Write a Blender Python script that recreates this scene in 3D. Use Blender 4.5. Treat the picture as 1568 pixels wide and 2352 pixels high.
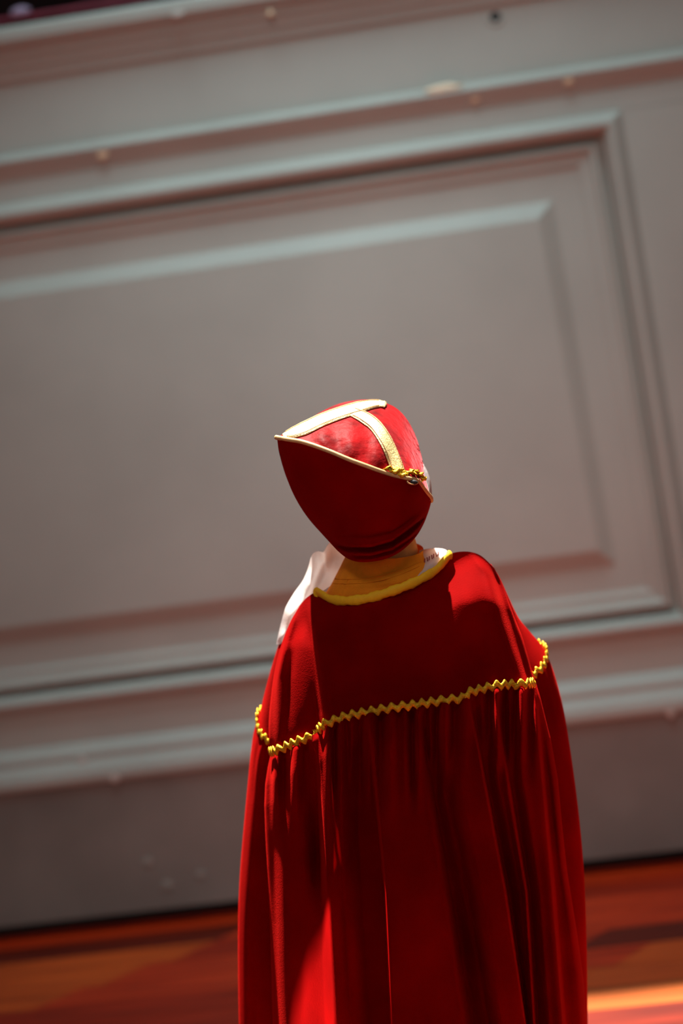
import bpy, bmesh, math, random
from mathutils import Vector, Matrix
from mathutils.bvhtree import BVHTree
random.seed(7)
S = bpy.context.scene
COL = S.collection
for o in list(bpy.data.objects):
    bpy.data.objects.remove(o)

# ------------------------------------------------------------------ camera
F_PX = 3267.0
CX, CY = 784.0, 1176.0
YAW, PITCH, ROLL = math.radians(4.25), math.radians(3.2), math.radians(7.9)
CAM = Vector((0.0, -1.87, 1.10))
FW = Vector((-math.sin(YAW)*math.cos(PITCH), math.cos(YAW)*math.cos(PITCH), -math.sin(PITCH)))
R0 = Vector((math.cos(YAW), math.sin(YAW), 0))
U0 = R0.cross(FW)
RT = R0*math.cos(ROLL) - U0*math.sin(ROLL)
UP = U0*math.cos(ROLL) + R0*math.sin(ROLL)
cd = bpy.data.cameras.new('camera')
cam = bpy.data.objects.new('camera', cd)
COL.objects.link(cam)
cam.matrix_world = Matrix(((RT.x, UP.x, -FW.x, CAM.x), (RT.y, UP.y, -FW.y, CAM.y),
                           (RT.z, UP.z, -FW.z, CAM.z), (0, 0, 0, 1)))
cd.sensor_fit = 'VERTICAL'
cd.sensor_height = 36.0
cd.sensor_width = 24.0
cd.lens = F_PX*36.0/2352.0
cd.clip_start = 0.05
cd.dof.use_dof = True
cd.dof.focus_distance = 1.80
cd.dof.aperture_fstop = 1.6
S.camera = cam

# ------------------------------------------------------------------ world, sun, added fill lamps, exposure
W = bpy.data.worlds.new('world')
S.world = W
W.use_nodes = True
bg = W.node_tree.nodes['Background']
bg.inputs[0].default_value = (1.0, 0.97, 0.93, 1)
bg.inputs[1].default_value = 0.19
SUN_AZ, SUN_EL = math.radians(-9), math.radians(73)
sd = Vector((math.sin(SUN_AZ)*math.cos(SUN_EL), math.cos(SUN_AZ)*math.cos(SUN_EL), math.sin(SUN_EL)))
sl = bpy.data.lights.new('sun', 'SUN')
sl.energy = 19.0
sl.angle = math.radians(0.9)
sl.color = (1.0, 0.95, 0.86)
so = bpy.data.objects.new('sun', sl)
COL.objects.link(so)
so.rotation_euler = sd.to_track_quat('Z', 'Y').to_euler()
so.location = (-2, 3, 5)
# unseen area lamp added overhead for cool light grazing the mouldings
al = bpy.data.lights.new('overhead_fill', 'AREA')
al.shape = 'RECTANGLE'
al.size, al.size_y = 1.6, 1.0
al.spread = math.radians(60)
al.energy = 7.5
al.color = (0.70, 0.94, 1.0)
ao = bpy.data.objects.new('overhead_fill', al)
COL.objects.link(ao)
ao.location = (-0.15, 0.35, 3.9)
ao.rotation_euler = (Vector((-0.15, 0.35, 3.9))-Vector((-0.12, 1.43, 1.02))).to_track_quat('Z', 'Y').to_euler()
# unseen lamp added behind the camera for a soft pool on the wall
hl = bpy.data.lights.new('wall_pool_fill', 'AREA')
hl.shape = 'DISK'
hl.size = 0.5
hl.spread = math.radians(46)
hl.energy = 2.6
hl.color = (1.0, 0.95, 0.92)
ho = bpy.data.objects.new('wall_pool_fill', hl)
COL.objects.link(ho)
ho.location = (-0.1, -2.1, 2.9)
ho.rotation_euler = (ho.location-Vector((-0.12, 1.43, 1.12))).to_track_quat('Z', 'Y').to_euler()
# narrow unseen spot added at left to brighten the robe's lower left
wl = bpy.data.lights.new('robe_patch_fill', 'SPOT')
wl.energy = 420
wl.spot_size = math.radians(8)
wl.spot_blend = 0.08
wl.shadow_soft_size = 0.01
wl.color = (1.0, 0.93, 0.82)
wo = bpy.data.objects.new('robe_patch_fill', wl)
COL.objects.link(wo)
wo.location = (-1.75, -0.58, 0.35)
wo.rotation_euler = ((wo.location-Vector((-0.276, -0.13, 0.350))).to_track_quat('Z', 'Y') @ Matrix.Rotation(math.radians(-12), 3, 'Z').to_quaternion()).to_euler()
wo.scale = (0.36, 1.6, 1.0)
S.view_settings.view_transform = 'Standard'
S.view_settings.look = 'None'
S.view_settings.gamma = 1
S.view_settings.exposure = 0.0
S.view_settings.use_curve_mapping = False


# ------------------------------------------------------------------ helpers
def P(px, py, y=0.0):
    d = FW*F_PX + RT*(px-CX) + UP*(CY-py)
    return CAM + d*((y-CAM.y)/d.y)


def PF(px, py, z=0.0):
    d = FW*F_PX + RT*(px-CX) + UP*(CY-py)
    return CAM + d*((z-CAM.z)/d.z)


def PX(p):
    v = p-CAM
    k = F_PX/v.dot(FW)
    return CX+k*v.dot(RT), CY-k*v.dot(UP)


def sm(a, b, x):
    t = max(0.0, min(1.0, (x-a)/(b-a)))
    return t*t*(3-2*t)


def lerp(a, b, t):
    return a+(b-a)*t


def interp(pts, x, smooth=False):
    if x <= pts[0][0]:
        return pts[0][1]
    for (a, u), (b, v) in zip(pts, pts[1:]):
        if x <= b:
            t = (x-a)/(b-a) if b > a else 0
            if smooth:
                t = t*t*(3-2*t)
            return u+(v-u)*t
    return pts[-1][1]


def catmull(pts, n):
    """n samples, even in arc length, on a smooth curve through tuples"""
    pts = [tuple(p) for p in pts]
    k = len(pts[0])
    ext = [tuple(2*a-b for a, b in zip(pts[0], pts[1]))]+pts+[tuple(2*a-b for a, b in zip(pts[-1], pts[-2]))]
    out = []
    for i in range(1, len(ext)-2):
        p0, p1, p2, p3 = ext[i-1:i+3]
        for j in range(24):
            t = j/24
            out.append(tuple(0.5*(2*p1[c]+(p2[c]-p0[c])*t+(2*p0[c]-5*p1[c]+4*p2[c]-p3[c])*t*t
                                  + (3*p1[c]-p0[c]-3*p2[c]+p3[c])*t**3) for c in range(k)))
    out.append(pts[-1])
    L = [0.0]
    for a, b in zip(out, out[1:]):
        L.append(L[-1]+math.dist(a[:2], b[:2]))
    res = []
    j = 0
    for i in range(n):
        t = L[-1]*i/(n-1)
        while j < len(L)-2 and L[j+1] < t:
            j += 1
        s = (t-L[j])/max(1e-9, L[j+1]-L[j])
        res.append(tuple(a+(b-a)*s for a, b in zip(out[j], out[j+1])))
    return res


def mesh(name, verts, faces, mat, parent=None, smooth=True):
    off = Vector((0, 0, 0))
    q = parent
    while q is not None:
        off += q.location
        q = q.parent
    me = bpy.data.meshes.new(name)
    me.from_pydata([tuple(Vector(v)-off) for v in verts], [], faces)
    me.validate()
    bm = bmesh.new()
    bm.from_mesh(me)
    bmesh.ops.recalc_face_normals(bm, faces=bm.faces)
    bm.to_mesh(me)
    bm.free()
    if smooth:
        for p in me.polygons:
            p.use_smooth = True
    o = bpy.data.objects.new(name, me)
    COL.objects.link(o)
    if mat is not None:
        me.materials.append(mat)
    if parent is not None:
        o.parent = parent
    return o


def grid(rows, closed=False, base=0):
    n = len(rows[0])
    V = [p for r in rows for p in r]
    Fc = []
    for i in range(len(rows)-1):
        for j in range(n if closed else n-1):
            k = (j+1) % n
            Fc.append((base+i*n+j, base+i*n+k, base+(i+1)*n+k, base+(i+1)*n+j))
    return V, Fc


def frames(pts, up):
    out = []
    for i, p in enumerate(pts):
        a = pts[max(0, i-1)]
        b = pts[min(len(pts)-1, i+1)]
        t = (b-a).normalized()
        u = up[i] if isinstance(up, list) else up
        s = t.cross(u)
        if s.length < 1e-6:
            s = t.cross(Vector((0.3, 0.2, 1)))
        s.normalize()
        out.append((p, s, s.cross(t).normalized()))
    return out


def tube(pts, ra, rb=None, up=Vector((0, -1, 0)), n=8, cap=True, taper=None):
    rb = ra if rb is None else rb
    rows = []
    fr = frames(pts, up)
    for i, (p, s, u) in enumerate(fr):
        k = taper(i/(len(fr)-1)) if taper else 1.0
        rows.append([p+s*ra*k*math.cos(2*math.pi*j/n)+u*rb*k*math.sin(2*math.pi*j/n) for j in range(n)])
    V, Fc = grid(rows, True)
    if cap:
        Fc.append(tuple(range(n)))
        Fc.append(tuple(range(len(V)-n, len(V))))
    return V, Fc


def merge(*parts):
    V, Fc = [], []
    for v, f in parts:
        b = len(V)
        V += v
        Fc += [tuple(i+b for i in q) for q in f]
    return V, Fc


def box(x0, x1, y0, y1, z0, z1):
    V = [Vector((x, y, z)) for x in (x0, x1) for y in (y0, y1) for z in (z0, z1)]
    return V, [(0, 1, 3, 2), (4, 6, 7, 5), (0, 4, 5, 1), (2, 3, 7, 6), (0, 2, 6, 4), (1, 5, 7, 3)]


def empty(name, loc):
    o = bpy.data.objects.new(name, None)
    COL.objects.link(o)
    o.location = loc
    o.empty_display_size = 0.1
    return o


def tag(o, label=None, cat=None, group=None, kind=None):
    for k, v in (('label', label), ('category', cat), ('group', group), ('kind', kind)):
        if v:
            o[k] = v
    return o


# ------------------------------------------------------------------ materials
def mat(name, col, rough=0.6, var=0.0, scale=20.0, bump=0.0, bscale=80.0, metal=0.0, spec=0.5,
        sheen=0.0, sheen_tint=(1, 1, 1), trans=0.0, trans_col=None, stretch=None, sub=0.0, sheen_rough=0.4, coat=0.0):
    m = bpy.data.materials.new(name)
    m.use_nodes = True
    nt = m.node_tree
    b = nt.nodes['Principled BSDF']
    b.inputs['Roughness'].default_value = rough
    b.inputs['Metallic'].default_value = metal
    b.inputs['Specular IOR Level'].default_value = spec
    b.inputs['Coat Weight'].default_value = coat
    if sheen:
        b.inputs['Sheen Weight'].default_value = sheen
        b.inputs['Sheen Tint'].default_value = (*sheen_tint, 1)
        b.inputs['Sheen Roughness'].default_value = sheen_rough
    if sub:
        b.inputs['Subsurface Weight'].default_value = sub
        b.inputs['Subsurface Scale'].default_value = 0.01
        b.inputs['Subsurface Radius'].default_value = (1.0, 0.4, 0.2)
    tc = nt.nodes.new('ShaderNodeTexCoord')
    mp = nt.nodes.new('ShaderNodeMapping')
    nt.links.new(tc.outputs['Object'], mp.inputs[0])
    if stretch:
        mp.inputs['Scale'].default_value = stretch
    b.inputs['Base Color'].default_value = (*col, 1)
    if var:
        nz = nt.nodes.new('ShaderNodeTexNoise')
        nz.inputs['Scale'].default_value = scale
        nz.inputs['Detail'].default_value = 4
        nt.links.new(mp.outputs[0], nz.inputs['Vector'])
        rp = nt.nodes.new('ShaderNodeValToRGB')
        rp.color_ramp.elements[0].position = 0.3
        rp.color_ramp.elements[1].position = 0.7
        rp.color_ramp.elements[0].color = (*[c*(1-var) for c in col], 1)
        rp.color_ramp.elements[1].color = (*[min(1, c*(1+var)) for c in col], 1)
        nt.links.new(nz.outputs['Fac'], rp.inputs[0])
        nt.links.new(rp.outputs[0], b.inputs['Base Color'])
    if bump:
        n2 = nt.nodes.new('ShaderNodeTexNoise')
        n2.inputs['Scale'].default_value = bscale
        n2.inputs['Detail'].default_value = 3
        nt.links.new(mp.outputs[0], n2.inputs['Vector'])
        bp = nt.nodes.new('ShaderNodeBump')
        bp.inputs['Strength'].default_value = bump
        bp.inputs['Distance'].default_value = 0.002
        nt.links.new(n2.outputs['Fac'], bp.inputs['Height'])
        nt.links.new(bp.outputs[0], b.inputs['Normal'])
    if trans:
        tr = nt.nodes.new('ShaderNodeBsdfTranslucent')
        tr.inputs[0].default_value = (*(trans_col or col), 1)
        mx = nt.nodes.new('ShaderNodeMixShader')
        mx.inputs[0].default_value = trans
        nt.links.new(b.outputs[0], mx.inputs[1])
        nt.links.new(tr.outputs[0], mx.inputs[2])
        nt.links.new(mx.outputs[0], nt.nodes['Material Output'].inputs[0])
    return m


PAINT = mat('grey_paint', (0.355, 0.37, 0.335), 0.55, var=0.07, scale=3.0, bump=0.15, bscale=60)
CHIP = mat('bare_wood_chip', (0.66, 0.50, 0.33), 0.6, var=0.15, scale=60)
FLECK = mat('pale_fleck', (0.46, 0.43, 0.39), 0.6)
SCUFF = mat('pale_scuff', (0.27, 0.25, 0.22), 0.6)
CREAM = mat('cream_filler', (0.85, 0.72, 0.52), 0.5)
HOLE_SHADE = mat('hole_and_gap_shade', (0.012, 0.012, 0.014), 0.7)  # near-black stands in for the shade inside holes and the plinth gap
DARK = mat('dark_void_black', (0.006, 0.006, 0.008), 0.9, var=0.2)
MAROON = mat('maroon_lacquer', (0.42, 0.07, 0.12), 0.35, var=0.1)
LILAC = mat('pale_lilac', (0.60, 0.48, 0.72), 0.4, var=0.06)
VELVET = mat('red_velvet', (0.215, 0.0008, 0.0008), 0.85, var=0.22, scale=14, bump=0.25, bscale=500, spec=0.02,
             sheen=0.25, sheen_tint=(1.0, 0.02, 0.015), trans=0.13, trans_col=(0.75, 0.003, 0.002))
VELVET_CAP = mat('red_velvet_pile', (0.25, 0.003, 0.004), 0.55, var=0.6, scale=30, bump=1.0, bscale=70, spec=0.04,
                 sheen=0.5, sheen_tint=(1.0, 0.15, 0.17), sheen_rough=0.35)
GOLD = mat('gold_braid', (0.90, 0.46, 0.012), 0.42, var=0.35, scale=260, bump=0.8, bscale=500, metal=0.45)
GOLD_BAND = mat('gold_lame_band', (0.72, 0.54, 0.24), 0.5, var=0.25, scale=160, bump=0.7, bscale=420, metal=0.1)
PIPE = mat('cream_gold_piping', (0.62, 0.36, 0.15), 0.6, var=0.12, scale=200)
YELLOW = mat('yellow_bias_tape', (1.0, 0.52, 0.003), 0.7, var=0.06, scale=200, bump=0.3, bscale=700)
SHIRT = mat('tan_jersey', (0.86, 0.27, 0.010), 0.85, var=0.06, scale=90, bump=0.4, bscale=600, spec=0.2)
WHITE = mat('white_cotton', (0.80, 0.78, 0.76), 0.85, var=0.03, scale=60, bump=0.25, bscale=300, spec=0.2,
            trans=0.5, trans_col=(0.95, 0.88, 0.86))
PRINT = mat('red_print', (0.30, 0.02, 0.02), 0.8)
SKIN = mat('skin', (0.74, 0.25, 0.03), 0.55, var=0.05, scale=50, sub=0.15)
SHOE = mat('black_leather', (0.015, 0.013, 0.012), 0.4, var=0.2)
HAIR = mat('brown_hair', (0.06, 0.03, 0.015), 0.6, var=0.3, scale=150)
EYE = mat('eye_white', (0.8, 0.8, 0.78), 0.2)
IRIS = mat('brown_iris', (0.05, 0.025, 0.01), 0.2)
LIPS = mat('lips', (0.45, 0.14, 0.10), 0.5)

# ------------------------------------------------------------------ wall with panelling
WY = 1.43
XL, XR = -3.3, 3.0


def sweep(prof, x0=XL, x1=XR):
    """profile of (z, proud) pairs from top to bottom, swept along the wall, closed at the back"""
    pr = list(prof)+[(prof[-1][0], -0.05), (prof[0][0], -0.05)]
    rows = [[Vector((x, WY-p, z)) for z, p in pr] for x in (x0, x1)]
    V, Fc = grid(rows, True)
    n = len(pr)
    Fc.append(tuple(range(n)))
    Fc.append(tuple(range(n, 2*n)))
    return V, Fc


wall = mesh('wall_back', *box(XL, XR, WY+0.045, WY+0.16, 0.0, 2.10), PAINT, smooth=False)
tag(wall, 'grey painted panelled wall with mouldings behind the child', kind='structure')
mesh('cap_moulding', *sweep([(2.120, -0.04), (2.120, 0.042), (2.116, 0.050), (2.108, 0.055), (2.096, 0.056), (2.084, 0.055),
                             (2.076, 0.050), (2.072, 0.040), (2.068, 0.034), (2.058, 0.030), (2.050, 0.028), (2.040, 0.022),
                             (2.030, 0.020), (2.024, 0.013), (2.008, 0.010), (2.002, 0.0)]), PAINT, wall, smooth=False)
mesh('frieze_board', *sweep([(2.0025, 0.0), (1.846, 0.0)]), PAINT, wall, smooth=False)
mesh('fillet_moulding', *sweep([(1.8455, 0.0), (1.840, 0.006), (1.827, 0.022), (1.822, 0.023), (1.812, 0.018), (1.796, 0.006),
                                (1.786, 0.001), (1.780, -0.004)]), PAINT, wall, smooth=False)

FR = [(0.0, 0.0), (0.004, 0.004), (0.012, 0.012), (0.022, 0.020), (0.030, 0.022), (0.036, 0.020), (0.043, 0.010), (0.048, 0.0),
      (0.050, -0.026), (0.060, -0.028), (0.063, -0.010), (0.066, -0.002), (0.072, 0.001), (0.078, -0.001), (0.084, -0.009),
      (0.090, -0.012), (0.104, -0.013), (0.108, -0.017), (0.116, -0.020)]


def loop_panel(xl0, xl1, xr0, xr1, zt, zb, prof, closing=False):
    """mitred frame; xl0/xl1 left edge at top/bottom, xr0/xr1 right edge at top/bottom"""
    rows = []
    for w, p in prof:
        rows.append([Vector((xl0+w, WY-p, zt-w)), Vector((xr0-w, WY-p, zt-w)),
                     Vector((xr1-w, WY-p, zb+w)), Vector((xl1+w, WY-p, zb+w))])
    V, Fc = grid(rows, True)
    if closing:
        k = len(V)-4
        Fc.append((k, k+1, k+2, k+3))
    return V, Fc


ZT, ZB = 1.733, 0.533
panels = [(-3.22, -3.22, -2.10, -2.10), (-1.62, -1.62, 0.507, 0.545), (0.80, 0.80, 2.90, 2.90)]
for a, b, c, d in panels:
    mesh('panel_moulding', *loop_panel(a, b, c, d, ZT, ZB, FR), PAINT, wall, smooth=False)
    mesh('raised_panel', *loop_panel(a, b, c, d, ZT, ZB, [(0.112, -0.045), (0.1125, -0.020), (0.170, -0.020), (0.176, -0.0195),
                                                         (0.211, 0.000), (0.216, 0.002), (0.222, 0.002)], True), PAINT, wall, smooth=False)
mesh('top_rail', *sweep([(1.782, -0.001), (ZT-0.001, -0.001)]), PAINT, wall, smooth=False)
mesh('bottom_rail', *sweep([(ZB+0.001, -0.001), (0.452, -0.001)]), PAINT, wall, smooth=False)
edges = [(XL, XL)]+[e for q in panels for e in ((q[0], q[1]), (q[2], q[3]))]+[(XR, XR)]
for i in range(0, len(edges), 2):
    (l0, l1), (r0, r1) = edges[i], edges[i+1]
    yf, yb = WY+0.001, WY+0.05
    V = [Vector((x, y, z)) for (x, z) in ((l0, ZT), (r0, ZT), (r1, ZB), (l1, ZB)) for y in (yf, yb)]
    mesh('stile', V, [(0, 2, 4, 6), (1, 7, 5, 3), (0, 1, 3, 2), (2, 3, 5, 4), (4, 5, 7, 6), (6, 7, 1, 0)], PAINT, wall, smooth=False)
mesh('base_moulding', *sweep([(0.453, 0.0), (0.444, 0.010), (0.430, 0.022), (0.424, 0.024), (0.416, 0.022), (0.412, 0.024), (0.402, 0.034),
                              (0.388, 0.043), (0.372, 0.045), (0.362, 0.042), (0.358, 0.034)]), PAINT, wall, smooth=False)
PLINTH = mat('grey_paint_dimmed', (0.20, 0.18, 0.16), 0.6, var=0.25, scale=2.6, bump=0.2, bscale=40)  # wall paint coloured darker for the dim light low down, with random blotches
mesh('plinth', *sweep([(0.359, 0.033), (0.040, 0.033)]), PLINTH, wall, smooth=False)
mesh('gap_shade_board', *sweep([(0.041, -0.02), (0.0, -0.02)]), HOLE_SHADE, wall, smooth=False)  # recessed board, shade under the plinth put into its near-black colour


def on_wall(px, py, proud):
    return P(px, py, WY-proud)


def blob(c, ra, rb, rc, ax=Vector((1, 0, 0)), n=10, jit=0.15):
    """irregular flattened lump"""
    V = []
    ang = math.atan2(ax.z, ax.x)
    rows = []
    for i in range(5):
        th = math.pi*(0.08+0.84*i/4)
        row = []
        for j in range(n):
            f = 2*math.pi*j/n
            k = 1+random.uniform(-jit, jit)
            u, w = ra*math.sin(th)*math.cos(f)*k, rb*math.sin(th)*math.sin(f)*k
            row.append(c+Vector((u*math.cos(ang)-w*math.sin(ang), -rc*math.cos(th), u*math.sin(ang)+w*math.cos(ang))))
        rows.append(row)
    V, Fc = grid(rows, True)
    Fc.append(tuple(range(n)))
    Fc.append(tuple(range(len(V)-n, len(V))))
    return V, Fc


chips = [(1015, 203, 0.021, 0.046, 0.0085, CREAM), (1305, 186, 0.018, 0.011, 0.010, CHIP), (1090, 228, 0.012, 0.010, 0.009, CHIP),
         (235, 356, 0.017, 0.014, 0.010, CHIP), (485, 961, -0.0005, 0.011, 0.013, FLECK), (960, 920, -0.0005, 0.014, 0.014, FLECK),
         (190, 1752, 0.026, 0.012, 0.020, FLECK), (262, 1788, 0.044, 0.014, 0.012, FLECK), (385, 2035, 0.033, 0.015, 0.014, SCUFF),
         (338, 1982, 0.033, 0.014, 0.012, SCUFF), (460, 2010, 0.033, 0.012, 0.010, SCUFF), (1540, 1635, 0.043, 0.010, 0.016, FLECK),
         (620, 30, 0.056, 0.008, 0.008, CHIP), (408, 33, 0.056, 0.016, 0.009, FLECK)]
for px, py, pr, a, b, m in chips:
    mesh('paint_chip', *blob(on_wall(px, py, pr), a, b, 0.0022), m, wall)
hc = on_wall(1137, 38, 0.0)
mesh('screw_hole', *blob(hc, 0.0125, 0.0125, 0.0016, jit=0.05), HOLE_SHADE, wall)
ring = [hc+Vector((0.017*math.cos(t), -0.0012, 0.017*math.sin(t)-0.002)) for t in [math.pi+math.pi*i/12 for i in range(13)]]
mesh('hole_rim', *tube(ring, 0.003, 0.002), PAINT, wall)

# unseen ceiling added to shade the floor, its opening sized for the sunbeam
HX0, HX1, HY0, HY1 = -0.72, 0.48, 0.70, 2.02
ceil_v, ceil_f = merge(box(-5, HX0, -5, 3.6, 4.2, 4.3), box(HX1, 5, -5, 3.6, 4.2, 4.3), box(HX0, HX1, -5, HY0, 4.2, 4.3), box(HX0, HX1, HY1, 3.6, 4.2, 4.3))
ce = mesh('ceiling', ceil_v, ceil_f, PAINT, smooth=False)
tag(ce, 'unseen plain grey ceiling, added with an opening to limit the sunlight', kind='structure')

# backdrop above the wall cap, its black colour standing in for a dark void
back = mesh('void_backdrop', *box(-5.5, 5.5, 3.4, 3.5, 0.0, 3.0), DARK, smooth=False)
tag(back, 'backdrop coloured black for the dark void above and behind the panelling', kind='structure')
rail_y = WY+0.22
a, b = P(-60, 54, rail_y), P(420, -12, rail_y)
zr = P(0, 47, rail_y).z
rail = mesh('maroon_rail', *tube([Vector((x, rail_y, zr)) for x in (-3.2, -2, -1, 0, 1, 2, 2.9)], 0.0045, 0.0045, n=10), MAROON)
# posts carry the rail from the floor behind the wall
for i, x in enumerate((-3.0, -1.5, 1.2, 2.8)):
    mesh('post', *tube([Vector((x, rail_y, 0.0)), Vector((x, rail_y, 1.0)), Vector((x, rail_y, zr))], 0.012, up=Vector((0, -1, 0))), MAROON, rail)
tag(rail, 'thin maroon rail running above the wall cap, top left corner', 'rail')
lc = P(49, 36, rail_y)
lilac_obj = mesh('lilac_oval', *blob(Vector((lc.x, rail_y-0.004, zr+0.0125)), 0.026, 0.011, 0.012, jit=0.06, ax=Vector((1, 0, 0.03))), LILAC)  # plain pale lilac oval shape resting on the rail
tag(lilac_obj, 'small pale lilac ornament on the maroon rail, top left corner', 'oval')

# ------------------------------------------------------------------ floor
def floor_mat(name, base, hue):
    m = bpy.data.materials.new(name)
    m.use_nodes = True
    nt = m.node_tree
    b = nt.nodes['Principled BSDF']
    b.inputs['Roughness'].default_value = 0.38
    b.inputs['Specular IOR Level'].default_value = 0.4
    tc = nt.nodes.new('ShaderNodeTexCoord')
    mp = nt.nodes.new('ShaderNodeMapping')
    mp.inputs['Scale'].default_value = (1.6, 22, 22)
    nz = nt.nodes.new('ShaderNodeTexNoise')
    nz.inputs['Scale'].default_value = 2.2
    nz.inputs['Detail'].default_value = 5
    rp = nt.nodes.new('ShaderNodeValToRGB')
    rp.color_ramp.elements[0].position = 0.32
    rp.color_ramp.elements[1].position = 0.70
    rp.color_ramp.elements[0].color = (*[c*0.6 for c in base], 1)
    rp.color_ramp.elements[1].color = (*hue, 1)
    nt.links.new(tc.outputs['Object'], mp.inputs[0])
    nt.links.new(mp.outputs[0], nz.inputs['Vector'])
    nt.links.new(nz.outputs['Fac'], rp.inputs[0])
    nt.links.new(rp.outputs[0], b.inputs['Base Color'])
    return m


WOODS = [floor_mat('plank_red', (0.58, 0.032, 0.005), (0.70, 0.052, 0.008)),
         floor_mat('plank_red_brown', (0.36, 0.018, 0.003), (0.48, 0.028, 0.005)),
         floor_mat('plank_orange', (0.66, 0.085, 0.010), (0.78, 0.120, 0.014)),
         floor_mat('plank_dark', (0.13, 0.009, 0.003), (0.20, 0.016, 0.005)),
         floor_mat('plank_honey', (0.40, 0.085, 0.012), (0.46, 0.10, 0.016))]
fl = mesh('floor', *box(-6, 6, -6, 4.0, -0.12, -0.012), WOODS[1], smooth=False)
tag(fl, 'polished red-brown plank floor', kind='structure')
PWID, SLANT = 0.098, 0.085
nrow = 30
cache = {}
for r in range(nrow):
    y1 = WY+0.02-r*PWID
    y0 = y1-PWID+0.0015
    x = -2.6+random.uniform(-0.5, 0)
    while x < 2.3:
        L = random.choice((0.5, 0.62, 0.74))
        wd = random.choices((0, 1, 2, 3), (5, 2.2, 4, 1.5))[0]
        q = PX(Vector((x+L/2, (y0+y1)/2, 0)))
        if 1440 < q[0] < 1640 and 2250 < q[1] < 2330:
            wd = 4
        key = (L, wd)
        if key not in cache:
            V, Fc = [], []
            for z in (-0.012, 0.0):
                V += [Vector((0, 0, z)), Vector((L-0.0015, 0, z)), Vector((L-0.0015+SLANT, PWID-0.0015, z)), Vector((SLANT, PWID-0.0015, z))]
            Fc = [(0, 3, 2, 1), (4, 5, 6, 7), (0, 1, 5, 4), (1, 2, 6, 5), (2, 3, 7, 6), (3, 0, 4, 7)]
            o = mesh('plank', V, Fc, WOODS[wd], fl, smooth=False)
            cache[key] = o
        else:
            o = cache[key].copy()
            COL.objects.link(o)
        o.location = (x, y0, 0)
        o.parent = fl
        x += L

# ------------------------------------------------------------------ the child
base = P(950, 2352, 0.0)
person = empty('person', Vector((base.x, 0.02, 0.0)))
tag(person, 'child seen from behind in red velvet robe and red cap with gold bands', 'person')
HC = P(824, 1128, 0.0)          # head centre
NK = P(880, 1262, 0.012)
NB = P(890, 1350, 0.0)


def ellipsoid(c, rx, ry, rz, tilt=None, n=20, m=12):
    rows = []
    for i in range(m+1):
        th = math.pi*(0.02+0.96*i/m)
        row = []
        for j in range(n):
            f = 2*math.pi*j/n
            v = Vector((rx*math.sin(th)*math.cos(f), ry*math.sin(th)*math.sin(f), rz*math.cos(th)))
            if tilt:
                v = tilt @ v
            row.append(Vector(c)+v)
        rows.append(row)
    V, Fc = grid(rows, True)
    Fc.append(tuple(range(n)))
    Fc.append(tuple(range(len(V)-n, len(V))))
    return V, Fc


def limb(pts, rs, n=12):
    """capsule-ended tapering chain"""
    pts = [Vector(p) for p in pts]
    parts = []
    for i in range(len(pts)-1):
        a, b = pts[i], pts[i+1]
        k = 5
        line = [a.lerp(b, t/k) for t in range(k+1)]
        parts.append(tube(line, 1.0, n=n, up=Vector((0.13, -1, 0.07)), taper=lambda t, i=i: lerp(rs[i], rs[i+1], t)))
    for p, r in zip(pts, rs):
        parts.append(ellipsoid(p, r, r, r, n=n, m=8))
    return merge(*parts)


TILT = Matrix.Rotation(math.radians(-9), 3, 'Y')
bx = base.x
hip_z, knee_z = 0.50, 0.28
shL, shR = P(725, 1450, 0.04), P(1090, 1365, 0.04)
pieces = [ellipsoid(HC+Vector((0.006, 0.018, 0.0)), 0.066, 0.082, 0.090, TILT),
          ellipsoid(HC+Vector((-0.002, 0.045, -0.045)), 0.052, 0.05, 0.055, TILT),       # jaw
          ellipsoid(HC+Vector((-0.004, 0.098, -0.018)), 0.010, 0.014, 0.016, TILT),       # nose
          ellipsoid(HC+Vector((-0.060, 0.022, -0.012)), 0.010, 0.018, 0.026, TILT),
          ellipsoid(HC+Vector((0.070, 0.022, 0.0)), 0.008, 0.018, 0.026, TILT),
          limb([HC+Vector((0.005, 0, -0.05)), NK, NB], [0.047, 0.046, 0.052]),
          limb([NB+Vector((0, 0.02, -0.03)), Vector((bx+0.02, 0.02, 0.70)), Vector((bx, 0.02, 0.52))], [0.065, 0.085, 0.088]),
          limb([shL+Vector((0.02, 0, -0.03)), shR+Vector((-0.02, 0, -0.03))], [0.045, 0.045])]
for sgn, sh, e, w in ((-1, shL, P(655, 1750, 0.078), P(622, 2060, 0.085)), (1, shR, P(1222, 1660, 0.078), P(1262, 1970, 0.085))):
    pieces.append(limb([sh, e, w], [0.036, 0.029, 0.021]))
    # hand: palm, four fingers and a thumb, slightly curled
    pieces.append(limb([w, w+Vector((0, 0.006, -0.045))], [0.020, 0.022]))
    for k in range(4):
        f0 = w+Vector((0, -0.016+0.011*k, -0.058))
        ln = (0.034, 0.040, 0.038, 0.028)[k]
        pieces.append(limb([f0, f0+Vector((-sgn*0.004, 0.002, -ln*0.55)), f0+Vector((-sgn*0.014, 0.004, -ln))], [0.0068, 0.006, 0.005], n=8))
    pieces.append(limb([w+Vector((-sgn*0.004, 0.020, -0.022)), w+Vector((-sgn*0.012, 0.036, -0.045)), w+Vector((-sgn*0.018, 0.038, -0.062))],
                       [0.009, 0.0075, 0.006], n=8))
    hp = Vector((bx+sgn*0.05, 0.02, 0.50))
    pieces.append(limb([hp, Vector((bx+sgn*0.055, 0.03, knee_z)), Vector((bx+sgn*0.055, 0.02, 0.07)), Vector((bx+sgn*0.06, 0.09, 0.035))],
                       [0.070, 0.048, 0.034, 0.026]))
body = mesh('body', *merge(*pieces), SKIN, person)
rm = body.modifiers.new('remesh', 'REMESH')
rm.mode = 'VOXEL'
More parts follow.
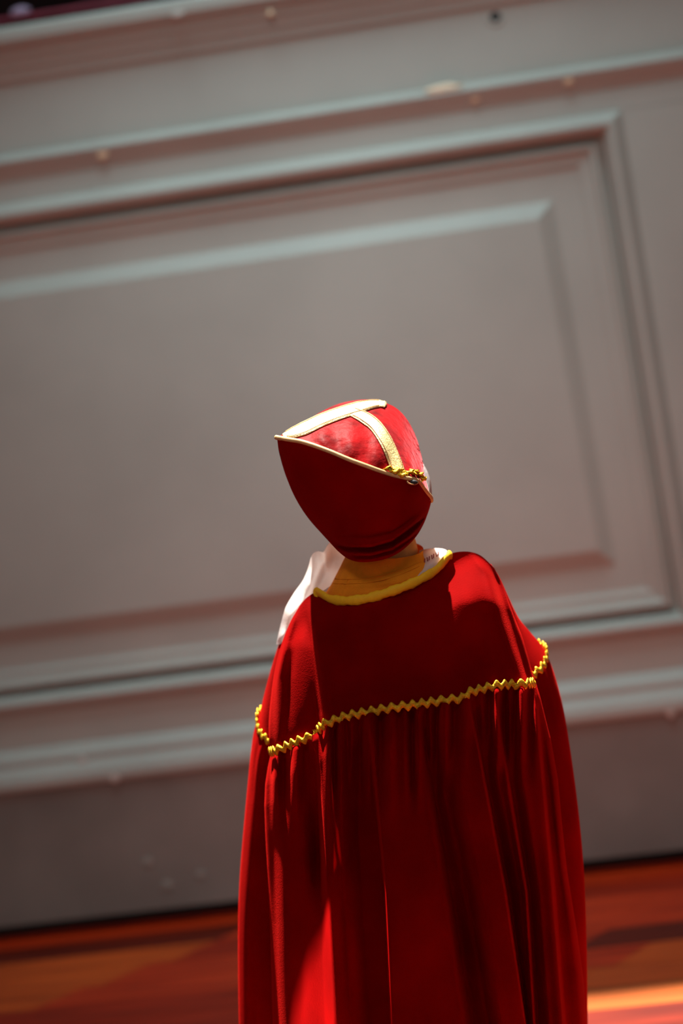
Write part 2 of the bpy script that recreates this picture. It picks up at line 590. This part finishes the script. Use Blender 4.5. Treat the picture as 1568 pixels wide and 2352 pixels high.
rm.voxel_size = 0.0045
rm.use_smooth_shade = True
smo = body.modifiers.new('smooth', 'SMOOTH')
smo.factor = 0.5
smo.iterations = 6
for sgn in (-1, 1):
    ec = HC+TILT @ Vector((sgn*0.028, 0.088, 0.006))
    e = mesh('eye', *ellipsoid(ec, 0.011, 0.008, 0.008), EYE, body)
    mesh('iris', *ellipsoid(ec+Vector((0, 0.006, 0)), 0.005, 0.004, 0.005), IRIS, body)
    # a shoe below each leg
    c = Vector((bx+sgn*0.06, 0.06, 0.0))
    rows = []
    for i in range(9):
        t = i/8
        yy = lerp(-0.075, 0.105, t)
        wd = 0.034*math.sin(math.pi*lerp(0.18, 0.88, t))**0.5
        h = interp([(0, 0.062), (0.4, 0.072), (0.6, 0.055), (1, 0.032)], t, True)
        rows.append([c+Vector((wd*math.copysign(abs(math.cos(a))**0.7, math.cos(a)), yy, h*(0.5+0.5*math.copysign(abs(math.sin(a))**0.7, math.sin(a)))))
                     for a in [2*math.pi*j/16 for j in range(16)]])
    V, Fc = grid(rows, True)
    Fc += [tuple(range(16)), tuple(range(len(V)-16, len(V)))]
    mesh('shoe', V, Fc, SHOE, person)
mesh('mouth', *tube([HC+TILT @ Vector((x, 0.093-abs(x)*0.25, -0.052)) for x in (-0.018, -0.009, 0, 0.009, 0.018)], 0.004, 0.003), LIPS, body)
mesh('hair', *ellipsoid(HC+Vector((0.006, 0.012, 0.012)), 0.0685, 0.082, 0.085, TILT), HAIR, person)

# ---- robe: yoke (back and front), drawn between four outline curves
NS = 220
top_c = catmull([(690, 1388, 0.012), (705, 1372, 0.006), (728, 1361, -0.004), (760, 1377, -0.030), (800, 1381, -0.048), (850, 1374, -0.055),
                 (905, 1357, -0.056), (955, 1337, -0.050), (1000, 1311, -0.032), (1026, 1283, -0.008), (1040, 1270, 0.010), (1075, 1267, 0.020),
                 (1105, 1277, 0.022), (1135, 1305, 0.020)], NS)
trim_pts = [(622, 1728), (650, 1718), (690, 1700), (722, 1686), (740, 1674), (752, 1660), (790, 1645), (830, 1636), (900, 1624), (950, 1617), (1010, 1608),
            (1055, 1602), (1072, 1590), (1100, 1582), (1140, 1573), (1185, 1571), (1230, 1567)]
trim_c = catmull([(x, y, 0.0) for x, y in trim_pts], NS)
left_y = catmull([(690, 1388), (668, 1425), (650, 1468), (637, 1510), (627, 1560), (618, 1640), (617, 1690), (622, 1728)], 60)
right_y = catmull([(1135, 1305), (1152, 1340), (1168, 1382), (1184, 1425), (1198, 1460), (1210, 1500), (1221, 1540), (1230, 1567)], 60)


def bulge(s):
    return max(0.0, 1-abs(s)**2.4)**0.55


def yoke_px(i, t):
    u = i/(NS-1)
    a, b = top_c[i], trim_c[i]
    k = t*59
    j = min(58, int(k))
    fr = k-j
    l = tuple(lerp(left_y[j][c], left_y[j+1][c], fr) for c in (0, 1))
    r = tuple(lerp(right_y[j][c], right_y[j+1][c], fr) for c in (0, 1))
    out = []
    for c in (0, 1):
        cor = (1-t)*((1-u)*top_c[0][c]+u*top_c[-1][c])+t*((1-u)*trim_c[0][c]+u*trim_c[-1][c])
        out.append((1-t)*a[c]+t*b[c]+(1-u)*l[c]+u*r[c]-cor)
    return out


def yoke_fold(px, py):
    h = 0.0
    # vertical crease on the left shoulder blade
    x0 = interp([(1370, 705), (1450, 722), (1560, 734), (1665, 742), (1740, 748)], py)
    d = px-x0
    k = sm(1380, 1480, py)
    h += 1.2*k*(-0.016*math.exp(-(min(d, 0)/26)**2)*sm(6, -14, d)+0.007*math.exp(-((d-14)/18)**2))
    x1 = interp([(1390, 680), (1470, 655), (1560, 640), (1728, 640)], py)
    d = px-x1
    h += 0.012*math.exp(-(d/12)**2)*sm(1380, 1430, py)-0.006*math.exp(-((d-22)/12)**2)*sm(1400, 1460, py)*sm(1720, 1600, py)
    # ridge along the right armhole
    x2 = interp([(1270, 1085), (1320, 1118), (1400, 1142), (1480, 1168), (1570, 1200)], py)
    d = px-x2
    h += 0.007*math.exp(-(d/11)**2)-0.008*math.exp(-((d+30)/20)**2)*sm(1330, 1420, py)-0.010*math.exp(-((d-20)/9)**2)*sm(1290, 1340, py)
    h += 0.0025*math.sin(px/37.0+py/61.0)+0.002*math.sin(px/21.0-py/90.0+1)
    return h


NT = 70
back_rows, front_rows = [], []
for k in range(NT+1):
    t = k/NT
    rb, rf = [], []
    for i in range(NS):
        s = 2*i/(NS-1)-1
        px, py = yoke_px(i, t)
        ytop = top_c[i][2]
        yb = lerp(0.012, 0.0, t)-lerp(0.064, 0.108, t)*bulge(s)
        w = sm(0.0, 0.40, t)
        y = lerp(ytop, yb, w)-0.008*math.sin(math.pi*min(1, t*1.15))*(1-s*s)
        y -= yoke_fold(px, py)*sm(0, 0.12, t)*sm(0, 0.05, 1-abs(s))
        rb.append(P(px, py, y))
        q = P(px, py, 0.0)
        yf = lerp(0.03, 0.02, t)+lerp(0.07, 0.125, t)*bulge(s)
        inn = sm(0.42, 0.25, abs(s+0.05))
        yft = ytop+0.10*inn
        rf.append(Vector((q.x, lerp(yft, yf, sm(0, 0.5, t)) if k else yft, q.z-0.03*inn*(1-t))))
    if k == 0:
        for i in range(NS):
            if abs(2*i/(NS-1)-1+0.05) > 0.42:
                rf[i] = rb[i]
    for i in (0, NS-1):
        rf[i] = rb[i]
    back_rows.append(rb)
    front_rows.append(rf)
V1, F1 = grid(back_rows)
V2, F2 = grid(front_rows, base=len(V1))
robe = mesh('robe', V1+V2, F1+F2, VELVET, person)
tag(robe, 'long red velvet robe with gathered back and gold zigzag trim')
yoke_bvh = BVHTree.FromPolygons([tuple(v) for v in V1], F1)


def cast(bvh, px, py, fallback=0.0):
    d = (P(px, py, 0)-CAM).normalized()
    loc, nor, idx, dist = bvh.ray_cast(CAM, d)
    if loc is None:
        # nearest point of the surface to the ray at the fallback depth
        q = P(px, py, fallback)
        loc, nor, idx, dist = bvh.find_nearest(q)
    if nor.dot(d) > 0:
        nor = -nor
    return loc, nor


# ---- skirt with gathered folds
FOLDS = [((615, 624, 628), 0.0), ((650, 652, 660), 0.016), ((700, 690, 700), 0.010), ((722, 735, 745), -0.018), ((737, 754, 768), 0.022),
         ((778, 786, 805), 0.010), ((815, 835, 850), -0.024), ((850, 880, 893), -0.026), ((861, 889, 904), 0.020), ((915, 950, 980), 0.017),
         ((962, 1012, 1060), 0.010), ((984, 1038, 1085), -0.028), ((1004, 1070, 1120), -0.020), ((1050, 1112, 1155), 0.010), ((1098, 1157, 1204), 0.020),
         ((1108, 1168, 1212), -0.020), ((1138, 1196, 1218), -0.002), ((1154, 1206, 1224), 0.008), ((1164, 1216, 1234), -0.018), ((1200, 1242, 1264), 0.004),
         ((1238, 1266, 1291), 0.013), ((1248, 1277, 1301), -0.012), ((1270, 1308, 1346), 0.0)]


def fold(px, py):
    ks = []
    for (a, b, c), h in FOLDS:
        x = a+(b-a)*(py-1740)/310.0 if py < 2050 else b+(c-b)*(py-2050)/302.0
        if h == -0.018 and a == 722:          # this valley closes towards the hem
            h = lerp(-0.018, 0.006, sm(1930, 2120, py))
        ks.append((x, h))
    ks.sort()
    h = interp(ks, px, True)
    return h*1.35 if h < 0 else h


left_s = [(1728, 622), (1760, 615), (1800, 609), (1850, 607), (1910, 609), (1990, 613), (2060, 617), (2120, 620), (2200, 622), (2352, 626), (2700, 632), (2900, 634)]
right_s = [(1567, 1230), (1600, 1240), (1640, 1250), (1700, 1265), (1790, 1281), (1900, 1291), (2000, 1302), (2150, 1326), (2250, 1340), (2352, 1347), (2700, 1362), (2900, 1366)]
NR = 190
NS2 = 420
trim2 = catmull([(x, y) for x, y in trim_pts], NS2)
BOT = [(632, 2790), (1364, 2700)]
sk_b, sk_f = [], []
for k in range(NR+1):
    t = k/NR
    yl = lerp(1728, BOT[0][1], t)
    yr = lerp(1567, BOT[1][1], t)
    xl, xr = interp(left_s, yl, False), interp(right_s, yr, False)
    x_l0, x_r0 = 622, 1230
    rb, rf = [], []
    for i in range(NS2):
        u = i/(NS2-1)
        s = 2*u-1
        ty = trim2[i][1]-lerp(1728, 1567, (trim2[i][0]-622)/608.0)
        un = (trim2[i][0]-622)/608.0
        uu = lerp(un, u, sm(0, 0.3, t))
        px = lerp(xl, xr, uu)
        py = lerp(yl, yr, uu)+ty*(1-sm(0, 0.25, t))
        fade = 0.55*sm(0.0, 0.07, t)+0.45*sm(0.0, 0.28, t)
        b = lerp(0.108, 0.165, t)
        y = lerp(0.0, 0.0, t)-b*bulge(s)
        edge = sm(0, 0.06, 1-abs(s))
        h = fold(px, py)*fade*lerp(1.1, 1.6, sm(0, 0.6, t))
        gat = 2.1*(0.0050*math.sin(px/5.6+1.6*math.sin(px/31.0))+0.0040*math.sin(px/9.1+2.0))*sm(0.0, 0.015, t)*(1-sm(0.05, 0.22, t))
        h += gat+0.0018*math.sin(px/43.0+py/70.0)*fade
        y -= h*edge
        p = P(px, py, y)
        rb.append(p)
        q = P(px, py, 0.0)
        fr = 0.02+lerp(0.125, 0.16, t)*bulge(s)+edge*0.012*math.sin(px/14.0)*fade
        rf.append(Vector((q.x, fr, q.z)))
    for i in (0, NS2-1):
        rf[i] = rb[i]
    sk_b.append(rb)
    sk_f.append(rf)
V1s, F1s = grid(sk_b)
V2s, F2s = grid(sk_f, base=len(V1s))
skirt = mesh('gathered_skirt', V1s+V2s, F1s+F2s, VELVET, robe)


# ---- sleeves
def sleeve(name, outer, hw, side, seam_py, y0=0.075):
    rows = []
    ys = [p[1] for p in outer]
    c = catmull(outer, 130)
    n = 72
    seam_row = None
    for k, (ox, oy) in enumerate(c):
        w = interp(hw, oy, True)
        cxp = ox-side*w
        b = lerp(0.012, 0.055, sm(ys[0], ys[0]+190, oy))
        drop = 44*sm(ys[0], seam_py, oy)*(1-0.8*sm(seam_py+100, seam_py+600, oy))
        row = []
        for j in range(n):
            ph = 2*math.pi*j/n
            px = cxp+w*math.sin(ph)
            cs = math.cos(ph)
            amp = sm(seam_py+6, seam_py+90, oy)
            r = 1+amp*(0.10*math.sin(5*ph+side)+0.05*math.sin(9*ph+1.3))*abs(cs)
            if oy > seam_py:
                r += 0.06*math.sin(17*ph)*abs(cs)*sm(seam_py, seam_py+15, oy)*(1-sm(seam_py+40, seam_py+200, oy))
            py = oy+drop*(cs if cs > 0 else 0.2*cs)
            yc = lerp(0.046, y0, sm(ys[0], seam_py-20, oy))
            y = yc-b*cs*r
            p = P(px, py, yc)
            row.append(Vector((p.x, y, p.z)))
        if seam_row is None and oy >= seam_py:
            seam_row = list(row)
        rows.append(row)
    V, Fc = grid(rows, True)
    Fc.append(tuple(range(n)))
    o = mesh(name, V, Fc, VELVET, robe)
    return o, seam_row, (V, Fc)


lo = [(672, 1410), (655, 1445), (640, 1480), (627, 1520), (614, 1565), (604, 1605), (597, 1636), (584, 1675), (577, 1720), (571, 1780), (560, 1900), (552, 2000),
      (548, 2100), (548, 2230), (550, 2352), (555, 2560)]
lh = [(1410, 12), (1445, 26), (1480, 40), (1560, 52), (1640, 56), (1780, 66), (2000, 72), (2560, 74)]
ro = [(1128, 1296), (1148, 1328), (1167, 1370), (1190, 1418), (1216, 1452), (1246, 1487), (1262, 1518), (1277, 1562), (1296, 1640), (1315, 1760), (1330, 1880),
      (1340, 2000), (1346, 2150), (1349, 2352), (1351, 2560)]
rh = [(1296, 12), (1340, 34), (1420, 52), (1487, 60), (1640, 70), (1900, 76), (2560, 78)]
sleeves = []
for nm, o_, h_, sd_, sp in (('sleeve', lo, lh, -1, 1636), ('sleeve', ro, rh, 1, 1487)):
    sleeves.append(sleeve(nm, o_, h_, sd_, sp))


# ---- gold zigzag braid
def rickrack(pts, nors, period=0.0128, amp=0.0027, hw=0.0048, th=0.0020, lift=0.0012):
    L = [0.0]
    for a, b in zip(pts, pts[1:]):
        L.append(L[-1]+(b-a).length)
    n = max(20, int(L[-1]/period*10))
    path = []
    j = 0
    for i in range(n+1):
        d = L[-1]*i/n
        while j < len(L)-2 and L[j+1] < d:
            j += 1
        f = (d-L[j])/max(1e-9, L[j+1]-L[j])
        p = pts[j].lerp(pts[j+1], f)
        nn = nors[j].lerp(nors[j+1], f).normalized()
        t = (pts[j+1]-pts[j]).normalized()
        sdv = nn.cross(t).normalized()
        o = p+nn*lift+sdv*amp*math.sin(2*math.pi*d/period+0.5*math.sin(d*70))
        path.append([o+sdv*hw*math.cos(2*math.pi*q/8)+nn*th*math.sin(2*math.pi*q/8) for q in range(8)])
    V, Fc = grid(path, True)
    Fc += [tuple(range(8)), tuple(range(len(V)-8, len(V)))]
    return V, Fc


def smooth_nors(ns, k=4):
    out = []
    for i in range(len(ns)):
        v = Vector((0, 0, 0))
        for j in range(max(0, i-k), min(len(ns), i+k+1)):
            v += ns[j]
        out.append(v.normalized())
    return out


tp = [back_rows[-1][i] for i in range(NS)]
tn = []
for i in range(NS):
    a = back_rows[-1][max(0, i-2)]
    b = back_rows[-1][min(NS-1, i+2)]
    nn = (b-a).cross(Vector((0, 0, 1)))
    if nn.y > 0:
        nn = -nn
    tn.append(nn.normalized())
tn = smooth_nors(tn)
tp = [p+n*0.004 for p, n in zip(tp, tn)][2:-4]
tn = tn[2:-4]
mesh('gold_trim', *rickrack(tp, tn), GOLD, robe)
for o, row, geo in sleeves:
    c = sum(row, Vector((0, 0, 0)))/len(row)
    pts = row+[row[0]]
    ns = [Vector(((p-c).x, (p-c).y, 0)).normalized() for p in pts]
    mesh('gold_trim', *rickrack([p+n*0.002 for p, n in zip(pts, ns)], ns), GOLD, robe)

# ---- yellow neck band, all round the neckline
nb = [back_rows[0][i] for i in range(NS) if -0.93 < 2*i/(NS-1)-1 < 0.30]
i0 = [i for i in range(NS) if abs(top_c[i][0]-728) < 3][0]
i1 = min(range(NS), key=lambda i: abs(top_c[i][0]-1032))
backn = [back_rows[0][i]+Vector((0, -0.003, 0.0)) for i in range(i0, i1+1)]
A, B = backn[-1], backn[0]
frontn = []
for k in range(1, 24):
    a = math.pi*k/24
    m = A.lerp(B, 0.5-0.5*math.cos(a))
    frontn.append(m+Vector((0, 0.085*math.sin(a), -0.03*math.sin(a))))
loop = backn+frontn
ups = []
cen = sum(loop, Vector((0, 0, 0)))/len(loop)
for p in loop:
    v = p-cen
    ups.append(Vector((v.x, v.y, 0)).normalized())
rows = []
n = len(loop)
for i in range(n):
    t = (loop[(i+2) % n]-loop[i-2]).normalized()
    u = ups[i]
    s = t.cross(u).normalized()
    wd = 0.0064*(1+0.10*math.sin(i*0.33)+0.05*math.sin(i*0.9))
    rows.append([loop[i]+s*wd*math.cos(2*math.pi*j/10)+u*0.0042*math.sin(2*math.pi*j/10)+Vector((0, 0, 0.001)) for j in range(10)])
rows.append(rows[0])
V, Fc = grid(rows, True)
mesh('neck_band', V, Fc, YELLOW, robe)

# ---- undershirt showing in the neckline
rows = []
for k in range(25):
    t = k/24
    xl, yl = lerp(720, 800, t**0.8), lerp(1400, 1262, t)
    xr, yr = lerp(1040, 972, sm(0, 1, t)), lerp(1330, 1262, t)
    b = lerp(0.060, 0.061, t)
    sag = lerp(30, 12, t)
    row = []
    for j in range(64):
        ph = 2*math.pi*j/64
        u = 0.5+0.5*math.sin(ph)
        px, py = lerp(xl, xr, u), lerp(yl, yr, u)+sag*math.cos(ph)
        p = P(px, py, 0)
        wr = 0.0012*math.sin(ph*7+t*11)*math.sin(math.pi*t)
        rib = 0.0016*(math.exp(-((t-0.62)/0.03)**2)+math.exp(-((t-0.54)/0.03)**2))
        row.append(Vector((p.x, 0.0-(b+wr+rib)*math.cos(ph)+0.008, p.z)))
    rows.append(row)
V, Fc = grid(rows, True)
shirt = mesh('undershirt', V, Fc, SHIRT, person)
tag(shirt, 'tan orange undershirt at the neck')
sb = BVHTree.FromPolygons([tuple(v) for v in V], Fc)
for crv, r in (([(738, 1338), (790, 1340), (850, 1337), (910, 1322), (962, 1300)], 0.0009), ([(742, 1328), (790, 1330), (850, 1327), (910, 1312), (966, 1290)], 0.0009)):
    pts = [cast(sb, x, y, -0.05)[0] for x, y in catmull(crv, 50)]
    mesh('stitched_seam', *tube(pts, r), SHIRT, shirt)

# white facing inside the collar at the right, with a small faded print
rows = []
fa = catmull([(962, 1264), (985, 1260), (1005, 1259), (1022, 1262), (1031, 1270)], 24)
fb = catmull([(958, 1338), (975, 1326), (992, 1314), (1010, 1297), (1026, 1280)], 24)
for k in range(13):
    t = k/12
    rows.append([P(lerp(a[0], b_[0], t), lerp(a[1], b_[1], t), lerp(lerp(0.005, -0.044, t), lerp(0.020, -0.010, t), i/23)-0.006*math.sin(math.pi*t)
                   - 0.0025*math.sin(t*9+i*0.2)) for i, (a, b_) in enumerate(zip(fa, fb))])
V, Fc = grid(rows)
fac = mesh('collar_facing', V, Fc, WHITE, shirt)
so_ = fac.modifiers.new('solid', 'SOLIDIFY')
so_.thickness = 0.002
fbv = BVHTree.FromPolygons([tuple(v) for v in V], Fc)
for k in range(7):
    x, y = 975+5.2*k, 1291-2.6*k
    pts = []
    for t in (0, 0.5, 1):
        l, nn = cast(fbv, x+2.5*t*(k % 2), y-6+9*t, 0)
        pts.append(l+nn*0.0016)
    mesh('print_mark', *tube(pts, 0.0007, 0.0003, n=6), PRINT, fac)

# white cloth bunched in front of the left shoulder
oc = catmull([(634, 1480, 0.05), (643, 1440, 0.05), (651, 1410, 0.045), (657, 1392, 0.045), (676, 1360, 0.05), (694, 1335, 0.05), (706, 1308, 0.05), (714, 1280, 0.045),
              (720, 1270, 0.04), (732, 1266, 0.04), (742, 1268, 0.05), (752, 1252, 0.055), (764, 1240, 0.06), (790, 1255, 0.06), (812, 1282, 0.05)], 70)
ic = catmull([(650, 1480, 0.04), (672, 1440, 0.03), (690, 1405, 0.025), (705, 1388, 0.02), (722, 1372, 0.015), (738, 1360, 0.01), (752, 1350, 0.008), (768, 1340, 0.006),
              (784, 1328, 0.006), (796, 1318, 0.008), (804, 1310, 0.01), (808, 1304, 0.015), (810, 1300, 0.02), (812, 1296, 0.03), (814, 1290, 0.04)], 70)
rows, rows2 = [], []
for k in range(29):
    t = k/28
    r1, r2 = [], []
    for i in range(70):
        a, b_ = oc[i], ic[i]
        px, py = lerp(a[0], b_[0], t), lerp(a[1], b_[1], t)
        e = math.sin(math.pi*t)*sm(0, 0.1, i/69)*sm(0, 0.1, 1-i/69)
        d1 = ((px-742)*0.88+(py-1290)*0.30)          # crease between the two puffs
        fo = -0.016*math.exp(-(d1/9)**2)+0.006*math.sin(px/13.0+py/23.0)+0.005*math.sin(py/14.0-px/29.0)
        y = lerp(a[2], b_[2], t)-e*(0.016+fo)
        p = P(px, py, lerp(a[2], b_[2], t))
        r1.append(Vector((p.x, y, p.z)))
        r2.append(Vector((p.x, lerp(a[2], b_[2], t)+e*0.05+0.001, p.z)))
    rows.append(r1)
    rows2.append(r2)
V1w, F1w = grid(rows)
V2w, F2w = grid(rows2, base=len(V1w))
sc = mesh('white_scarf', V1w+V2w, F1w+F2w, WHITE, person)
tag(sc, 'bunched white cloth at the front of the left shoulder')

# ---- cap: top panel, back panel, piping, gold cross bands
NC = 90
seam = catmull([(636, 1006, -0.080), (660, 1011, -0.092), (690, 1016, -0.102), (720, 1025, -0.110), (760, 1040, -0.117), (800, 1057, -0.121), (835, 1070, -0.121),
                (870, 1083, -0.117), (900, 1093, -0.110), (925, 1099, -0.102), (945, 1102, -0.092), (960, 1107, -0.080), (970, 1120, -0.064), (980, 1133, -0.045),
                (989, 1144, -0.022), (990, 1152, -0.010)], NC)
crest = catmull([(636, 1006, -0.080), (652, 995, -0.060), (678, 979, -0.040), (705, 965, -0.022), (735, 947, -0.008), (765, 932, 0.004), (795, 923, 0.014), (830, 918, 0.02),
                 (862, 919, 0.024), (890, 927, 0.026), (912, 939, 0.026), (932, 960, 0.026), (947, 985, 0.026), (959, 1015, 0.024), (968, 1050, 0.02), (976, 1085, 0.012),
                 (985, 1118, 0.0), (990, 1152, -0.010)], NC)
low = catmull([(636, 1006, -0.080), (639, 1025, -0.055), (645, 1052, -0.045), (652, 1080, -0.036), (662, 1108, -0.03), (675, 1138, -0.024), (692, 1168, -0.022), (712, 1196, -0.022),
               (735, 1222, -0.026), (758, 1247, -0.035), (778, 1268, -0.040), (800, 1284, -0.060), (825, 1291, -0.070), (855, 1290, -0.074), (885, 1284, -0.072), (915, 1270, -0.066),
               (940, 1250, -0.052), (958, 1229, -0.036), (972, 1205, -0.02), (981, 1183, -0.008), (987, 1165, -0.004), (990, 1152, -0.010)], NC)
brow = catmull([(636, 1006, -0.080), (642, 1045, -0.035), (662, 1105, 0.025), (695, 1135, 0.072), (745, 1140, 0.098), (800, 1135, 0.106), (860, 1130, 0.104), (920, 1128, 0.085),
                (965, 1132, 0.045), (984, 1144, 0.01), (990, 1152, -0.010)], NC)


def lens(A_, B_, m, fn):
    rows = []
    for k in range(m+1):
        t = k/m
        row = []
        for i in range(NC):
            a, b_ = A_[i], B_[i]
            u = i/(NC-1)
            px, py, y = (lerp(a[c], b_[c], t) for c in range(3))
            dx, dy, dd = fn(u, t, px, py)
            row.append(P(px+dx, py+dy, y+dd))
        rows.append(row)
    return grid(rows)


def top_fn(u, t, px, py):
    e = math.sin(math.pi*t)*math.sin(math.pi*min(1, max(0, u)))
    # puckers running from the crossing to the seam and along the right side
    w = 0.0030*math.sin(u*38+t*5)*sm(0, 0.2, t)*sm(1, 0.6, t)*sm(0.12, 0.3, u)*sm(0.75, 0.6, u)
    w += 0.0035*math.sin(px/4.6+t*2)*sm(0.70, 0.82, u)*math.sin(math.pi*t)*sm(1.0, 0.93, u)
    return 0, 0, -0.030*e+w


def back_fn(u, t, px, py):
    e = math.sin(math.pi*t)*math.sin(math.pi*u)**0.6
    # tucks near the lower edge and a soft vertical ridge at the right
    l1 = interp([(760, 1250), (800, 1262), (850, 1262), (900, 1248), (940, 1218), (985, 1180)], px)
    l2 = interp([(760, 1262), (800, 1278), (850, 1279), (900, 1266), (940, 1240), (985, 1200)], px)
    k = sm(755, 800, px)*sm(990, 950, px)
    w = 2.8*k*(0.0075*math.exp(-((py-l1)/5.0)**2)-0.004*math.exp(-((py-l1+11)/8.0)**2)+0.0045*math.exp(-((py-l2)/4.0)**2)-0.003*math.exp(-((py-l2+8)/5.0)**2))
    xr = interp([(1110, 950), (1160, 935), (1200, 915), (1240, 890)], py)
    w -= 0.006*math.exp(-((px-xr)/14)**2)*sm(1110, 1140, py)*sm(1235, 1190, py)
    w += 0.0018*math.sin(px/29+py/47)
    return 0, 0, -0.022*math.sqrt(max(0, e))+w*min(1, 4*e)


def front_fn(u, t, px, py):
    e = math.sin(math.pi*t)*math.sin(math.pi*u)
    return 0, 0, 0.035*e


Vt, Ft = lens(seam, crest, 44, top_fn)
Vf, Ff = lens(crest, brow, 24, front_fn)
Vall, Fall = merge((Vt, Ft), (Vf, Ff))
cap = mesh('cap', Vall, Fall, VELVET_CAP, person)
tag(cap, 'red velvet pointed cap with gold cross bands and piped seam')
Vb, Fb = lens(seam, low, 60, back_fn)
bp_ = mesh('back_panel', Vb, Fb, VELVET, cap)
top_bvh = BVHTree.FromPolygons([tuple(v) for v in Vt], Ft)


def band(pts, half, lift=0.0016, n=60):
    """ribbon lying on the top panel, width given in reference pixels"""
    c = catmull(pts, n)
    rows = []
    for i, (x, y) in enumerate(c):
        a, b_ = c[max(0, i-1)], c[min(n-1, i+1)]
        L = math.hypot(b_[0]-a[0], b_[1]-a[1])
        nx, ny = -(b_[1]-a[1])/L, (b_[0]-a[0])/L
        h = interp(half, i/(n-1))
        row = []
        for j in range(9):
            k = (j/8-0.5)*2*h
            loc, nor = cast(top_bvh, x+nx*k, y+ny*k, 0.0)
            row.append(loc+nor*(lift+0.0010*(1-(j/4-1)**4)))
        rows.append(row)
    return rows


r1 = band([(650, 1003), (672, 996), (700, 985), (740, 966), (780, 951), (815, 940), (850, 931), (872, 929), (886, 930)], [(0, 4), (0.1, 12), (0.2, 15), (0.75, 13.5), (0.9, 9), (1, 6)])
r2 = band([(806, 947), (835, 960), (860, 978), (880, 1006), (895, 1036), (906, 1064), (914, 1088)], [(0, 10), (0.2, 14), (1, 15)])
for rws in (r1, r2):
    V, Fc = grid(rws)
    b_ = mesh('gold_band', V, Fc, GOLD_BAND, cap)
    s_ = b_.modifiers.new('solid', 'SOLIDIFY')
    s_.thickness = 0.001
    for e in (1, 7):
        mesh('stitching', *tube([r[e]+Vector((0, -0.0006, 0.0006)) for r in rws[2:-4]], 0.0005, n=6), PIPE, b_)
sp = [P(x, y, d)+Vector((0, -0.0015, 0.001)) for x, y, d in catmull([(q[0]-(2 if i < 3 else 0), q[1], q[2]) for i, q in enumerate(seam)], 160)]
mesh('piping', *tube(sp, 0.0030, n=10), PIPE, cap)
# frayed gold braid ends on the seam at the right
bpts = []
for i, (x, y) in enumerate(catmull([(884, 1078), (900, 1086), (918, 1090), (936, 1091), (950, 1088), (960, 1096), (966, 1106)], 40)):
    loc, nor = cast(top_bvh, x, y+3*math.sin(i*1.3), -0.1)
    bpts.append(loc+nor*(0.003+0.0012*math.sin(i*2.1)))
mesh('frayed_braid', *rickrack(bpts, [Vector((0.1, -0.8, 0.6)).normalized()]*len(bpts), 0.011, 0.0030, 0.0042, 0.002), GOLD, cap)
# open buttonhole under the seam with a pale rim
back_bvh = BVHTree.FromPolygons([tuple(v) for v in Vb], Fb)
loc, nor = cast(back_bvh, 946, 1108, -0.09)
mesh('buttonhole', *blob(loc, 0.0075, 0.0034, 0.0025, ax=Vector((1, 0, -0.1)), jit=0.05), HOLE_SHADE, cap)
rim = []
for k in range(13):
    a = math.pi*(1.0+k/12)
    x, y = 946+13*math.cos(a), 1106-7*math.sin(a)
    l, nn = cast(back_bvh, x, y, -0.09)
    rim.append(l+nn*0.0015)
mesh('buttonhole_rim', *tube(rim, 0.0009, n=6), PIPE, cap)
# white lining edge showing past the right side
la = catmull([(972, 1066), (981, 1082), (988, 1102), (991, 1124), (992, 1148)], 24)
lb = catmull([(966, 1072), (973, 1090), (979, 1108), (985, 1128), (988, 1150)], 24)
rows = [[P(lerp(a[0], b_[0], t/6), lerp(a[1], b_[1], t/6), 0.022-0.03*(t/6)-0.02*(i/23)) for i, (a, b_) in enumerate(zip(la, lb))] for t in range(7)]
V, Fc = grid(rows)
lin = mesh('cap_lining', V, Fc, WHITE, cap)
s_ = lin.modifiers.new('solid', 'SOLIDIFY')
s_.thickness = 0.003
